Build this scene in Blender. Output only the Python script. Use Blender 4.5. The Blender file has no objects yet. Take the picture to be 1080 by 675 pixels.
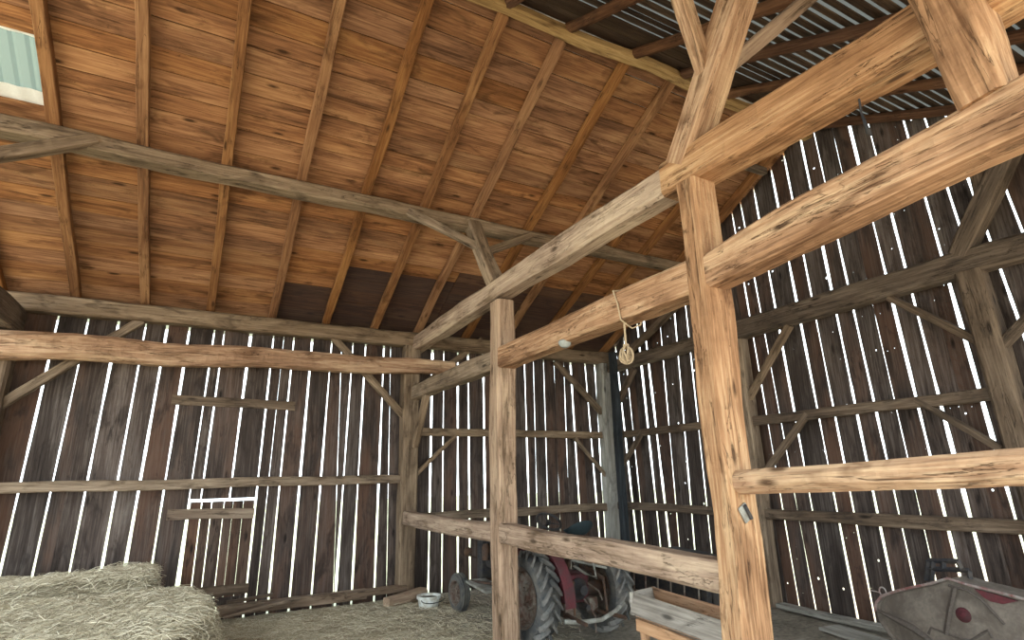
import bpy, bmesh, math, random
from mathutils import Vector, Matrix, noise
random.seed(7)
S = 1.28                      # layout units -> metres
H = 1.7                       # eye height in layout units
OBJS = []
# ------------------------------------------------------------------ camera frame (f, pitch, roll, yaw from the photograph's vanishing points)
F = 586.36
ya, pi_, ro = math.radians(28.5917), math.radians(15.5051), math.radians(1.1042)
fw = Vector((math.sin(ya)*math.cos(pi_), math.cos(ya)*math.cos(pi_), math.sin(pi_)))
rt = Vector((math.cos(ya), -math.sin(ya), 0)); dn = -rt.cross(fw)
RT = math.cos(ro)*rt + math.sin(ro)*dn
DN = -math.sin(ro)*rt + math.cos(ro)*dn
def at(x, y, ax, c):
    """point of the place seen at a pixel, on the plane ax = c (floor at z = 0)"""
    d = RT*((x-540)/F) + DN*((y-337.5)/F) + fw
    i = 'XYZ'.index(ax)
    t = (c - (H if i == 2 else 0)) / d[i]
    p = d*t; p.z += H
    return p
# ------------------------------------------------------------------ object helpers
def link(name, me, mat=None, parent=None):
    o = bpy.data.objects.new(name, me); bpy.context.scene.collection.objects.link(o)
    if mat: me.materials.append(mat)
    if parent: o.parent = parent
    OBJS.append(o); return o
def tag(o, label=None, cat=None, group=None, kind=None):
    if label: o['label'] = label
    if cat: o['category'] = cat
    if group: o['group'] = group
    if kind: o['kind'] = kind
    return o
def empty(name, loc, label, cat, group=None, rz=0):
    o = bpy.data.objects.new(name, None); bpy.context.scene.collection.objects.link(o)
    o.location = loc; o.rotation_euler = (0, 0, rz); OBJS.append(o)
    return tag(o, label, cat, group)
class MB:
    def __init__(s): s.v = []; s.f = []; s.a = []; s.sm = []
    def add(s, vs, fs, a=0.0, smooth=False):
        n = len(s.v); s.v += [tuple(v) for v in vs]; s.f += [tuple(i+n for i in f) for f in fs]
        s.a += [a]*len(vs); s.sm += [smooth]*len(fs)
    def box(s, c, size, M=None, a=0.0, bev=0.0):
        x, y, z = [q/2 for q in size]; c = Vector(c)
        if bev <= 0:
            vs = [Vector((i*x, j*y, k*z)) for i in (-1, 1) for j in (-1, 1) for k in (-1, 1)]
            fs = [(0,1,3,2),(4,6,7,5),(0,4,5,1),(2,3,7,6),(0,2,6,4),(1,5,7,3)]
            if M: vs = [M @ v for v in vs]
            s.add([c+v for v in vs], fs, a)
        else:
            bm = bmesh.new(); bmesh.ops.create_cube(bm, size=1)
            for v in bm.verts: v.co = Vector((v.co.x*2*x, v.co.y*2*y, v.co.z*2*z))
            bmesh.ops.bevel(bm, geom=bm.edges[:], offset=bev, segments=2, profile=.5, affect='EDGES')
            bm.verts.index_update()
            s.add([c+((M @ v.co) if M else v.co) for v in bm.verts], [[q.index for q in f.verts] for f in bm.faces], a)
            bm.free()
    def tube(s, pts, r, n=8, a=0.0, cap=True, closed=False, flat=1.0):
        pts = [Vector(p) for p in pts]; m = len(pts); rings = []
        rs = r if isinstance(r, (list, tuple)) else [r]*m
        prev = None
        for i, p in enumerate(pts):
            if closed: t = pts[(i+1) % m]-pts[i-1]
            else: t = pts[min(i+1, m-1)]-pts[max(i-1, 0)]
            t.normalize()
            if prev is None:
                u = t.cross(Vector((0, 0, 1)))
                if u.length < .2: u = t.cross(Vector((1, 0, 0)))
            else: u = prev - t*prev.dot(t)
            u.normalize(); prev = u; w = t.cross(u)
            rings.append([p + (u*math.cos(k*2*math.pi/n) + w*math.sin(k*2*math.pi/n)*flat)*rs[i] for k in range(n)])
        vs = [v for q in rings for v in q]; fs = []
        for i in range(m if closed else m-1):
            j = (i+1) % m
            for k in range(n): fs.append((i*n+k, i*n+(k+1) % n, j*n+(k+1) % n, j*n+k))
        if cap and not closed:
            fs.append(tuple(reversed(range(n)))); fs.append(tuple((m-1)*n+k for k in range(n)))
        s.add(vs, fs, a, True)
    def lathe(s, prof, c, axis=Vector((0, 0, 1)), n=32, a=0.0, arc=(0, 2*math.pi), smooth=True):
        axis = axis.normalized(); u = axis.cross(Vector((0, 0, 1)))
        if u.length < .1: u = Vector((1, 0, 0))
        u.normalize(); w = axis.cross(u); c = Vector(c); full = abs(arc[1]-arc[0]-2*math.pi) < 1e-4
        m = n if full else n+1; vs = []
        for k in range(m):
            t = arc[0]+(arc[1]-arc[0])*k/n
            for (r, h) in prof: vs.append(c+(u*math.cos(t)+w*math.sin(t))*r+axis*h)
        q = len(prof); fs = []
        for k in range(n):
            k2 = (k+1) % m
            for i in range(q-1): fs.append((k*q+i, k2*q+i, k2*q+i+1, k*q+i+1))
        s.add(vs, fs, a, smooth)
    def build(s, name, mat, parent=None, sharp=35):
        me = bpy.data.meshes.new(name); me.from_pydata(s.v, [], s.f); me.update()
        bm = bmesh.new(); bm.from_mesh(me); bmesh.ops.recalc_face_normals(bm, faces=bm.faces); bm.to_mesh(me); bm.free()
        at_ = me.attributes.new('bid', 'FLOAT', 'POINT'); at_.data.foreach_set('value', s.a)
        me.polygons.foreach_set('use_smooth', s.sm)
        if any(s.sm): me.set_sharp_from_angle(angle=math.radians(sharp))
        return link(name, me, mat, parent)
# ------------------------------------------------------------------ materials
def lin(h):
    c = [int(h[i:i+2], 16)/255 for i in (0, 2, 4)]
    return tuple((q/12.92 if q <= .04045 else ((q+.055)/1.055)**2.4) for q in c)+(1,)
class NT:
    def __init__(s, name):
        s.m = bpy.data.materials.new(name); s.m.use_nodes = True; s.t = s.m.node_tree; s.t.nodes.clear()
        s.out = s.n('ShaderNodeOutputMaterial'); s.b = s.n('ShaderNodeBsdfPrincipled'); s.l(s.b.outputs[0], s.out.inputs[0])
        s.b.inputs['Specular IOR Level'].default_value = .2
    def n(s, k, **kw):
        q = s.t.nodes.new(k)
        for a, b in kw.items(): setattr(q, a, b)
        return q
    def l(s, a, b): s.t.links.new(a, b)
    def sock(s, i, v):
        if hasattr(v, 'links'): s.l(v, i)
        else: i.default_value = v
    def math(s, op, a, b=0.0, clamp=False):
        q = s.n('ShaderNodeMath', operation=op, use_clamp=clamp); s.sock(q.inputs[0], a); s.sock(q.inputs[1], b); return q.outputs[0]
    def vmath(s, op, a, b):
        q = s.n('ShaderNodeVectorMath', operation=op); s.sock(q.inputs[0], a); s.sock(q.inputs[1], b); return q.outputs[0]
    def mapr(s, v, a, b, c=0.0, d=1.0):
        q = s.n('ShaderNodeMapRange'); s.sock(q.inputs[0], v)
        for i, x in zip((1, 2, 3, 4), (a, b, c, d)): q.inputs[i].default_value = x
        return q.outputs[0]
    def noise(s, vec, scale, detail=4, rough=.55, dist=0):
        q = s.n('ShaderNodeTexNoise'); s.l(vec, q.inputs['Vector']); q.inputs['Scale'].default_value = scale
        q.inputs['Detail'].default_value = detail; q.inputs['Roughness'].default_value = rough; q.inputs['Distortion'].default_value = dist
        return q.outputs[0]
    def mix(s, f, a, b, mode='MIX'):
        q = s.n('ShaderNodeMix', data_type='RGBA', blend_type=mode); s.sock(q.inputs[0], f); s.sock(q.inputs[6], a); s.sock(q.inputs[7], b); return q.outputs[2]
    def ramp(s, v, pts):
        q = s.n('ShaderNodeValToRGB'); s.l(v, q.inputs[0]); e = q.color_ramp.elements
        while len(e) < len(pts): e.new(.5)
        for k, (p, c) in zip(e, pts): k.position = p; k.color = c
        return q.outputs[0]
    def bump(s, h, st, dist=.02):
        q = s.n('ShaderNodeBump'); s.l(h, q.inputs['Height']); q.inputs['Strength'].default_value = st; q.inputs['Distance'].default_value = dist
        s.l(q.outputs[0], s.b.inputs['Normal'])
def wood(name, dark, mid, light, ax=0, hewn=0.0, vary=.35, red=None, stain=None, holes=None, bump=.5, rough=.85, crackw=.012, crackd=.75):
    """fibrous wood, grain along the object's own axis ax; bid/random shift every board"""
    t = NT(name); dark, mid, light = lin(dark), lin(mid), lin(light)
    co = t.n('ShaderNodeTexCoord').outputs['Object']
    rnd = t.n('ShaderNodeObjectInfo').outputs['Random']
    bid = t.n('ShaderNodeAttribute', attribute_name='bid').outputs['Fac']
    key = t.math('ADD', t.math('MULTIPLY', rnd, 31.0), t.math('MULTIPLY', bid, 57.0))
    cb = t.n('ShaderNodeCombineXYZ')
    for i in range(3): t.l(key, cb.inputs[i])
    v = t.vmath('ADD', co, cb.outputs[0])
    def st(a, b):
        m = t.vmath('MULTIPLY', v, tuple(a if i == ax else b for i in range(3))); return m
    A = t.noise(st(.55, 3.2), 1.0, 5, .6, .6)
    B = t.noise(st(1.6, 42), 1.0, 4, .6, .3)
    C = t.noise(st(.7, 9), 1.0, 5, .62, 1.2)
    f = t.math('ADD', t.math('MULTIPLY', A, .55), t.math('MULTIPLY', B, .45))
    col = t.ramp(f, [(.33, dark), (.49, mid), (.66, light)])
    # board to board variation
    w = t.n('ShaderNodeTexWhiteNoise', noise_dimensions='1D'); t.l(t.math('ADD', bid, rnd), w.inputs['W'])
    hs = t.n('ShaderNodeHueSaturation'); t.l(col, hs.inputs['Color'])
    t.l(t.mapr(w.outputs[0], 0, 1, 1-vary, 1+vary), hs.inputs['Value'])
    sep = t.n('ShaderNodeSeparateColor'); t.l(w.outputs[1], sep.inputs[0])
    t.l(t.mapr(sep.outputs[1], 0, 1, .9, 1.06), hs.inputs['Saturation']); col = hs.outputs[0]
    if red: col = t.mix(t.mapr(t.math('MULTIPLY', A, t.math('ADD', sep.outputs[2], .35)), .45, .7, 0, .75), col, lin(red))
    # blotches, knots, drying cracks
    bl = t.noise(st(1.6, 4.5), 1.0, 3, .6, .8)
    col = t.mix(t.mapr(bl, .54, .70, 0, .7), col, dark)
    vo = t.n('ShaderNodeTexVoronoi', feature='F1'); t.l(st(1.7, 5.5), vo.inputs['Vector']); vo.inputs['Scale'].default_value = .8
    kn = t.mapr(vo.outputs['Distance'], .06, .15, .9, 0)
    kn = t.math('MULTIPLY', kn, t.math('GREATER_THAN', B, .42))
    col = t.mix(kn, col, tuple(q*.45 for q in dark[:3])+(1,))
    cr = t.mapr(t.math('ABSOLUTE', t.math('SUBTRACT', C, .5)), 0, crackw, crackd, 0)
    cr = t.math('MULTIPLY', cr, t.mapr(bl, .42, .55))
    col = t.mix(cr, col, tuple(q*.35 for q in dark[:3])+(1,))
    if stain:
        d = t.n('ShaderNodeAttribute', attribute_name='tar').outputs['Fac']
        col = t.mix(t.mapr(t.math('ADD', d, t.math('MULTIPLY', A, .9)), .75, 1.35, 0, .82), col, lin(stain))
    t.l(col, t.b.inputs['Base Color']); t.b.inputs['Roughness'].default_value = rough
    h = t.math('ADD', t.math('MULTIPLY', B, .5), t.math('MULTIPLY', C, .8))
    h = t.math('SUBTRACT', h, t.math('MULTIPLY', cr, .8))
    if hewn:
        ad = t.n('ShaderNodeTexVoronoi', feature='F1', distance='CHEBYCHEV'); t.l(t.vmath('ADD', st(7, 5), t.vmath('MULTIPLY', cb.outputs[0], (0, 0, 0))), ad.inputs['Vector']); ad.inputs['Scale'].default_value = 1.0
        h = t.math('ADD', h, t.math('MULTIPLY', ad.outputs['Distance'], hewn))
        h = t.math('ADD', h, t.math('MULTIPLY', t.noise(st(9, 6), 1.0, 3), hewn))
    t.bump(h, bump, .02)
    if holes:
        # real through-holes in thin boards: knots fallen out and nail holes
        sp = t.n('ShaderNodeSeparateXYZ'); t.l(co, sp.inputs[0])
        c2 = t.n('ShaderNodeCombineXYZ'); t.l(sp.outputs[holes], c2.inputs[0]); t.l(sp.outputs[2], c2.inputs[1])
        nz = t.vmath('ADD', c2.outputs[0], t.vmath('MULTIPLY', t.vmath('SUBTRACT', t.n('ShaderNodeTexNoise').outputs[1], (.5, .5, .5)), (0, 0, 0)))
        def spots(scale, r0, r1, keep):
            q = t.n('ShaderNodeTexVoronoi', feature='F1', voronoi_dimensions='2D'); t.l(nz, q.inputs['Vector']); q.inputs['Scale'].default_value = scale
            s2 = t.n('ShaderNodeSeparateColor'); t.l(q.outputs['Color'], s2.inputs[0])
            rad = t.mapr(s2.outputs[1], 0, 1, r0*scale, r1*scale)
            return t.math('MULTIPLY', t.math('LESS_THAN', q.outputs['Distance'], rad), t.math('GREATER_THAN', s2.outputs[0], 1-keep))
        a = spots(1.9, .006, .022, .4); b = spots(4.0, .003, .008, .15)
        rows = None
        for z0 in (.38, 1.62, 2.28, 3.0, 3.6, 4.6):
            g = t.math('LESS_THAN', t.math('ABSOLUTE', t.math('SUBTRACT', sp.outputs[2], z0*S)), .035)
            rows = g if rows is None else t.math('MAXIMUM', rows, g)
        c = t.math('MULTIPLY', spots(8.0, .004, .008, .4), rows)
        hole = t.math('MAXIMUM', t.math('MAXIMUM', a, b), c)
        tr = t.n('ShaderNodeBsdfTransparent'); ms = t.n('ShaderNodeMixShader')
        t.l(hole, ms.inputs[0]); t.l(t.b.outputs[0], ms.inputs[1]); t.l(tr.outputs[0], ms.inputs[2]); t.l(ms.outputs[0], t.out.inputs[0])
    return t.m
def plain(name, c, rough=.6, metal=0.0, var=.25, dirt=None, dirtamt=.5, scale=9, bump=.2, spec=.3):
    t = NT(name); co = t.n('ShaderNodeTexCoord').outputs['Object']
    a = t.noise(co, scale, 5, .65, .4); b = t.noise(co, scale*5, 4, .6)
    c1 = lin(c); lo = tuple(q*(1-var) for q in c1[:3])+(1,); hi = tuple(min(1, q*(1+var)) for q in c1[:3])+(1,)
    col = t.ramp(b, [(.3, lo), (.7, hi)])
    if dirt: col = t.mix(t.mapr(a, .5-.25*dirtamt, .62, 0, .9), col, lin(dirt))
    t.l(col, t.b.inputs['Base Color']); t.b.inputs['Roughness'].default_value = rough; t.b.inputs['Metallic'].default_value = metal
    t.b.inputs['Specular IOR Level'].default_value = spec
    t.bump(t.math('ADD', a, t.math('MULTIPLY', b, .4)), bump, .01)
    return t.m
M = dict(
 hewn = wood('hewn_warm', '6a4a33', 'a88060', 'd2b18c', hewn=1.1, vary=.05, bump=.8),
 hewn2 = wood('hewn_tan', '65503c', 'a08672', 'c9b095', hewn=1.0, vary=.05, bump=.8),
 mid = wood('timber_midbrown', '4e3f32', '84705c', 'a8937c', hewn=.7, vary=.08, bump=.7),
 grey = wood('timber_grey', '4a3d33', '796656', '9c8976', hewn=.5, vary=.12),
 darkt = wood('timber_dark', '3b322c', '665648', '877564', hewn=.6, vary=.08, bump=.7),
 slate = wood('timber_slate', '1f2225', '33373b', '4b5055', vary=.05),
 pale = wood('timber_pale', '6e6a64', '9a968e', 'c0bdb6', vary=.05),
 rafter = wood('rafter_wood', '583820', '885c38', 'aa7d50', vary=.06),
 pole = wood('pole_wood', '38241a', '5c3e2c', '7c5a42', vary=.1),
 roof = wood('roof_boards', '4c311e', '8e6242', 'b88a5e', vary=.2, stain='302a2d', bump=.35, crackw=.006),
 lath = wood('lath_boards', '32261f', '4a3a2f', '66523f', vary=.3),
 ridge = wood('ridge_board', '664a2e', 'a08054', 'c8a878', vary=.1),
 wallb = wood('wall_boards', '2f2825', '504540', '7a706a', ax=2, vary=.25, red='5c4031', holes=0, bump=.5, crackd=.6) ,
 wallg = wood('gable_boards', '2f2825', '504540', '7a706a', ax=2, vary=.25, red='5c4031', holes=1, bump=.5, crackd=.6),
 door = wood('hatch_boards', '2f2622', '55443b', '7c6a5e', ax=2, vary=.2, red='6b4835', bump=.5),
 crate = wood('crate_orange', '80604a', 'b58d6c', 'd0ae8e', ax=0, vary=.08),
 crateg = wood('crate_grey', '67605a', '958d84', 'bcb4aa', ax=0, vary=.08),
 metal = plain('galvanised_sheet', 'e2e5e5', .5, .0, .05, spec=.5),
 rust = plain('rusty_iron', '4a3f3a', .8, .2, .35, dirt='5f4636'),
 iron = plain('dark_iron', '33343a', .7, .3, .3, dirt='4d4742'),
 red = plain('faded_red_paint', '5c2a30', .75, .0, .2, dirt='4a3234', dirtamt=.3),
 maroon = plain('maroon_paint', '4a2026', .8, .0, .3, dirt='3c2a2a', dirtamt=.3),
 ribd = plain('dark_dusty_ribs', '544c47', .8, .1, .25),
 rubber = plain('dusty_rubber', '45474a', .9, 0, .25, dirt='6a6660', scale=5),
 lug = plain('lug_rubber', '5d5e5e', .9, 0, .25, dirt='85807a', scale=5),
 rim = plain('rim_paint', '7c756c', .75, .1, .3, dirt='5a3f34'),
 teal = plain('seat_teal', '232f34', .6, 0, .2),
 white = plain('white_plastic', 'dfe1dc', .5, 0, .06, dirt='b9b2a2', dirtamt=.1),
 palegrey = plain('pale_sheet_grey', 'a3a39c', .7, .1, .2, dirt='7b766e'),
 hood = plain('dusty_sheet_metal', '756c64', .75, .1, .18, dirt='5b524b', dirtamt=.5, scale=6, bump=.35),
 hoodrim = plain('hood_rim_metal', '9b9490', .6, .2, .2, dirt='7c4a48', dirtamt=.3, scale=6),
 glass = plain('milky_glass', '9da09c', .25, 0, .1),
 rope = plain('jute_rope', 'b59f82', .9, 0, .3, scale=40),
 soil = plain('dry_soil', '4f4438', .95, 0, .3),
)
def mat_floor():
    t = NT('dirt_floor'); co = t.n('ShaderNodeTexCoord').outputs['Object']
    a = t.noise(co, 1.1, 6, .6, .3); b = t.noise(co, 14, 6, .7); c = t.noise(co, 60, 3, .7)
    col = t.ramp(t.math('ADD', t.math('MULTIPLY', a, .5), t.math('MULTIPLY', b, .5)), [(.35, lin('655d54')), (.5, lin('938a7d')), (.65, lin('b5ad9f'))])
    sx = t.n('ShaderNodeSeparateXYZ'); t.l(co, sx.inputs[0])
    f = t.mapr(t.math('ADD', sx.outputs[0], t.math('MULTIPLY', a, 2)), 3.2, 5.2, 1, 0)
    hay = t.ramp(c, [(.35, lin('7d705a')), (.5, lin('ad9f85')), (.65, lin('d2c6ac'))])
    col = t.mix(f, col, hay)
    t.l(col, t.b.inputs['Base Color']); t.b.inputs['Roughness'].default_value = .95
    t.bump(t.math('ADD', b, c), .6, .03); return t.m
def mat_straw(name, a, b, c):
    t = NT(name); at_ = t.n('ShaderNodeAttribute', attribute_name='bid').outputs['Fac']
    w = t.n('ShaderNodeTexWhiteNoise', noise_dimensions='1D'); t.l(at_, w.inputs['W'])
    t.l(t.ramp(w.outputs[0], [(0, lin(a)), (.5, lin(b)), (1, lin(c))]), t.b.inputs['Base Color'])
    t.b.inputs['Roughness'].default_value = .7; return t.m
def mat_hay():
    t = NT('hay_body'); co = t.n('ShaderNodeTexCoord').outputs['Object']
    a = t.noise(co, 3, 4); b = t.noise(t.vmath('MULTIPLY', co, (1, 2.5, 3)), 30, 5, .7, 1.5)
    t.l(t.ramp(b, [(.35, lin('6a6150')), (.5, lin('a69b84')), (.65, lin('cfc4ac'))]), t.b.inputs['Base Color'])
    t.b.inputs['Roughness'].default_value = .95; t.bump(b, .8, .03); return t.m
def mat_grass():
    t = NT('field_grass'); co = t.n('ShaderNodeTexCoord').outputs['Object']
    sx = t.n('ShaderNodeSeparateXYZ'); t.l(co, sx.inputs[0]); gr = t.ramp(t.noise(co, .6, 6), [(.3, lin('989f86')), (.7, lin('bcc0a8'))]); yd = t.ramp(t.noise(co, 2, 6), [(.3, lin('aea28e')), (.7, lin('ccc0aa'))]); t.l(t.mix(t.mapr(sx.outputs[1], 6, 9), yd, gr), t.b.inputs['Base Color']); t.b.inputs['Roughness'].default_value = .9; return t.m
# ------------------------------------------------------------------ timbers
SEED = [0]
def beam_mesh(L, w, h, chamf=.12, wob=.010, bow=(0, 0), taper=(1, 1), seg=.13, rnd=False, flare=None):
    SEED[0] += 1; sd = SEED[0]*13.7
    n = max(4, int(L/seg)); rings = []
    for i in range(n+1):
        u = i/n; x = L*u; k = taper[0]+(taper[1]-taper[0])*u
        if flare: k *= flare(u)
        oy = bow[0]*math.sin(math.pi*u)+wob*noise.noise(Vector((x*.9, sd, 0)))*1.6
        oz = bow[1]*math.sin(math.pi*u)+wob*noise.noise(Vector((x*.9, sd, 9)))*1.6
        a, b = w/2*k*(1+.10*noise.noise(Vector((x*1.3, sd, 3)))), h/2*k*(1+.10*noise.noise(Vector((x*1.3, sd, 5))))
        ring = []
        if rnd:
            for q in range(10):
                t = q*math.pi/5; e = 1+.12*noise.noise(Vector((x*1.5, q*.7, sd)))
                ring.append((x, oy+a*math.cos(t)*e, oz+b*math.sin(t)*e))
        else:
            for q, (sy, sz) in enumerate(((1, 1), (-1, 1), (-1, -1), (1, -1))):
                c = min(a, b)*2*chamf*(1+1.0*noise.noise(Vector((x*1.1, q*5.1, sd)))); c = max(c, .004)
                jy = .35*wob*noise.noise(Vector((x*5, q, sd+1))); jz = .35*wob*noise.noise(Vector((x*5, q, sd+2)))
                p1 = (x, oy+sy*a+jy, oz+sz*(b-c)+jz); p2 = (x, oy+sy*(a-c)+jy, oz+sz*b+jz)
                ring += [p1, p2] if sy*sz > 0 else [p2, p1]
        rings.append(ring)
    m = len(rings[0]); mb = MB(); vs = [v for r in rings for v in r]; fs = []
    for i in range(n):
        for k in range(m): fs.append((i*m+k, i*m+(k+1) % m, (i+1)*m+(k+1) % m, (i+1)*m+k))
    fs.append(tuple(range(m-1, -1, -1))); fs.append(tuple(n*m+k for k in range(m)))
    mb.add(vs, fs, 0, True); return mb
def orient(o, p0, p1, side):
    d = (p1-p0).normalized(); s = Vector(side); s = (s-d*s.dot(d)).normalized(); z = d.cross(s)
    R = Matrix((d, s, z)).transposed().to_4x4(); R.translation = p0
    o.matrix_world = R
def timber(name, label, cat, p0, p1, w, h, side=(1, 0, 0), mat='grey', group=None, pegs=(), **kw):
    p0, p1 = Vector(p0), Vector(p1)
    o = beam_mesh((p1-p0).length, w, h, **kw).build(name, M[mat], sharp=28)
    orient(o, p0, p1, side); tag(o, label, cat, group)
    for (x, y, z, ax) in pegs:
        mb = MB(); a = Vector((0, 1, 0)) if ax == 'y' else Vector((0, 0, 1))
        mb.tube([Vector((x, y, z)), Vector((x, y, z))+a*(-.05 if (y if ax == 'y' else z) > 0 else .05)], .012, 8)
        mb.build('peg', M['hewn2'], o)
    return o
def V(*a): return Vector(a)
Xb, Xg, Yw = 2.86, 6.72, 8.51
# ---- first bent: wall post, two inner posts, near wall post
timber('wall_post', 'tan square post on left wall where the two long cross beams end', 'post', V(2.77, Yw, 0), V(2.77, Yw, 3.72), .25, .22, mat='mid')
timber('inner_post', 'middle pale hewn post with the low rail passing into it, beside the tractor', 'post', V(Xb, 5.50, 0), V(Xb, 5.50, 3.64), .22, .24, mat='hewn2', wob=.014)
timber('inner_post', 'large warm tan hewn post in the foreground, broadest of the posts', 'post', V(Xb, 2.48, 0), V(Xb-.005, 2.485, 3.65), .23, .175, mat='hewn', wob=.02,
       flare=lambda u: 1.16-.16*min(1, u*2.6))
timber('wall_post', 'squared post on the near wall carrying the long cross beams', 'post', V(Xb, -.62, 0), V(Xb, -.62, 4.0), .22, .22, mat='mid')
# upper tie: two timbers meeting over the big post
timber('tie_beam', 'upper cross beam running from left wall to the big post, lying on the middle post', 'beam', V(Xb+.01, 8.62, 3.775), V(Xb+.01, 2.50, 3.765), .23, .25, mat='hewn2', bow=(0, .02), wob=.014, taper=(.97, 1.02))
timber('tie_beam', 'upper notched tan beam rising right from top of the big post', 'beam', V(Xb+.02, 2.72, 3.79), V(Xb+.16, -.75, 3.80), .25, .28, mat='hewn', wob=.02, chamf=.10)
# lower tie, three lengths
timber('cross_beam', 'short lower cross beam between left wall post and middle post', 'beam', V(Xb, 8.42, 2.965), V(Xb, 5.58, 2.955), .20, .22, mat='mid', bow=(0, .02))
timber('cross_beam', 'lower cross beam between middle post and big post, with rope tied round it', 'beam', V(Xb, 5.42, 2.95), V(Xb, 2.55, 2.97), .21, .25, mat='hewn', bow=(0, .012), wob=.012)
timber('cross_beam', 'thick reddish tan beam from the big post to upper right corner, under the stub post', 'beam', V(Xb, 2.42, 2.965), V(Xb, -.55, 3.10), .22, .235, mat='hewn', bow=(0, .055), wob=.012, taper=(1.0, 1.1))
# low rails
timber('low_rail', 'low rail between left wall post and middle post, above front of tractor', 'rail', V(2.76, 8.44, 1.11), V(Xb-.02, 5.58, 1.11), .16, .19, mat='hewn2', bow=(0, -.015))
timber('low_rail', 'low pale rail between middle post and big post, crossing in front of tractor', 'rail', V(Xb-.03, 5.45, 1.115), V(Xb-.03, 2.55, 1.10), .17, .18, mat='hewn2', wob=.014)
timber('low_rail', 'pale straight rail running right from the big post at head height', 'rail', V(Xb-.02, 2.43, 1.625), V(Xb-.02, -.55, 1.745), .17, .135, mat='hewn', chamf=.25, wob=.01)
# canted posts and their braces
timber('canted_post', 'leaning post standing on upper cross beam and propping the long left purlin', 'post', V(Xb, 5.62, 3.88), V(Xb, 6.33, 4.97+.02), .19, .17, mat='mid')
timber('canted_post', 'leaning tan post rising from upper beam above the big post', 'post', V(Xb, 2.58, 3.85), V(Xb, 1.80, 5.00), .20, .22, mat='hewn', wob=.018)
timber('knee_brace', 'short brace from leaning middle strut up left to the purlin', 'brace', V(Xb, 6.02, 4.50), V(1.93, 6.24, 4.93), .08, .10, (0, 1, 0), 'mid')
timber('knee_brace', 'short brace from leaning middle strut up right to the purlin', 'brace', V(Xb, 5.98, 4.44), V(3.70, 6.22, 4.93), .08, .10, (0, 1, 0), 'mid')
timber('knee_brace', 'tan brace slanting up left off the leaning post above the big post', 'brace', V(Xb-.03, 2.25, 4.37), V(2.05, 1.92, 5.35), .09, .13, (0, 1, 0), 'hewn')
timber('knee_brace', 'tan brace slanting up right off the leaning post above the big post', 'brace', at(747, 88, 'X', 2.90), at(872, -18, 'Y', 1.84), .09, .11, (0, 1, 0), 'hewn2')
timber('knee_brace', 'grey brace entering from left edge of the photo to meet the purlin', 'brace', V(-2.15, 6.02, 4.40), V(-1.30, 6.25, 5.0), .09, .13, (0, 1, 0), 'mid')
# stub post top right
o = timber('stub_post', 'thick short rough post standing on the beam in the upper right corner', 'post', V(2.83, .825, 3.205), V(2.77, .985, 4.72), .23, .19, mat='hewn', wob=.025, taper=(.95, 1.45), chamf=.16)
mb = MB(); bm = bmesh.new(); bmesh.ops.create_icosphere(bm, subdivisions=3, radius=1)
for v in bm.verts:
    n_ = 1+.35*noise.noise(v.co*1.7)+.12*noise.noise(v.co*5); v.co = Vector((v.co.x*.11, v.co.y*.10, v.co.z*.05))*n_
bm.verts.index_update(); mb.add([v.co+V(.72, -.13, -.03) for v in bm.verts], [[q.index for q in f.verts] for f in bm.faces], .3, True); bm.free()
k_ = mb.build('knot', M['hewn'], o)
# ---- purlins, plates, ridge
timber('purlin', 'long grey-tan purlin crossing under the plank roof rafters from the left edge', 'beam', V(-4.4, 6.33, 4.97), V(6.85, 6.33, 4.96), .16, .20, mat='mid', wob=.02, group=None, taper=(1.15, .9))
timber('purlin', 'dark purlin under the metal-roofed slope, behind the upper right beams', 'beam', V(-4.4, 1.72, 5.02), V(6.85, 1.72, 5.02), .16, .18, mat='darkt', wob=.015)
timber('wall_plate', 'long plate beam on top of left wall where the rafters land', 'beam', V(-4.4, Yw-.01, 3.83), V(6.8, Yw-.01, 3.83), .20, .22, (0, 1, 0), 'mid', wob=.015)
timber('wall_beam', 'heavy warm hewn beam along upper left wall, lower than the plate', 'beam', V(-4.4, 8.30, 3.20), V(3.42, 8.30, 3.37), .20, .27, (0, 1, 0), 'hewn', wob=.022, chamf=.2, taper=(1.35, .82))
timber('ridge_pole', 'yellowish tan ridge board where the plank roof meets the metal roof', 'beam', V(-4.4, 3.93, 6.16), V(6.85, 3.93, 6.13), .09, .13, mat='ridge', wob=.03)
# ---- roof planes
SL = .49; ZR = 6.28
def zroof(y): return ZR-abs(y-3.95)*SL
ang = math.atan(SL)
raf_x = [-3.95, -3.15, -2.4, -1.65, -.91, -.14, .66, 1.42, 2.16, 2.86, 3.72, 4.45, 5.2, 5.85, 6.66]
names = {2: 'squared rafter at the far left edge of plank roof, lowest end only in view', 3: 'rafter right beside the pale roof opening on plank slope', 4: 'second rafter right of the pale roof opening',
 5: 'third rafter right of the pale roof opening', 6: 'fourth rafter right of the pale roof opening', 7: 'fifth rafter right of the pale roof opening', 8: 'rafter whose top meets ridge board at top of photo, sixth from the roof opening',
 9: 'rafter over the leaning middle strut, seventh from the roof opening', 10: 'rafter crossing plank roof just right of the leaning middle strut', 11: 'last long rafter before the big post hides the ridge',
 12: 'dim rafter seen between the two upper cross beams left of the big post', 13: 'dim rafter near the gable, above the rope', 14: 'end rafter of plank roof lying against the gable boards'}
for i, x in enumerate(raf_x):
    if x < -2.5: lab = 'squared rafter of plank roof out to the left of the roof opening'; g = 'left end rafters of the plank roof'
    else: lab = names[i]; g = None
    dx = .06*noise.noise(V(i*3.3, 0, 0))
    timber('rafter', lab, 'rafter', V(x, 8.78, zroof(8.78)-.055), V(x+dx, 3.99, zroof(3.99)-.055), .105, .10, mat='rafter', group=g, wob=.012, chamf=.06)
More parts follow.
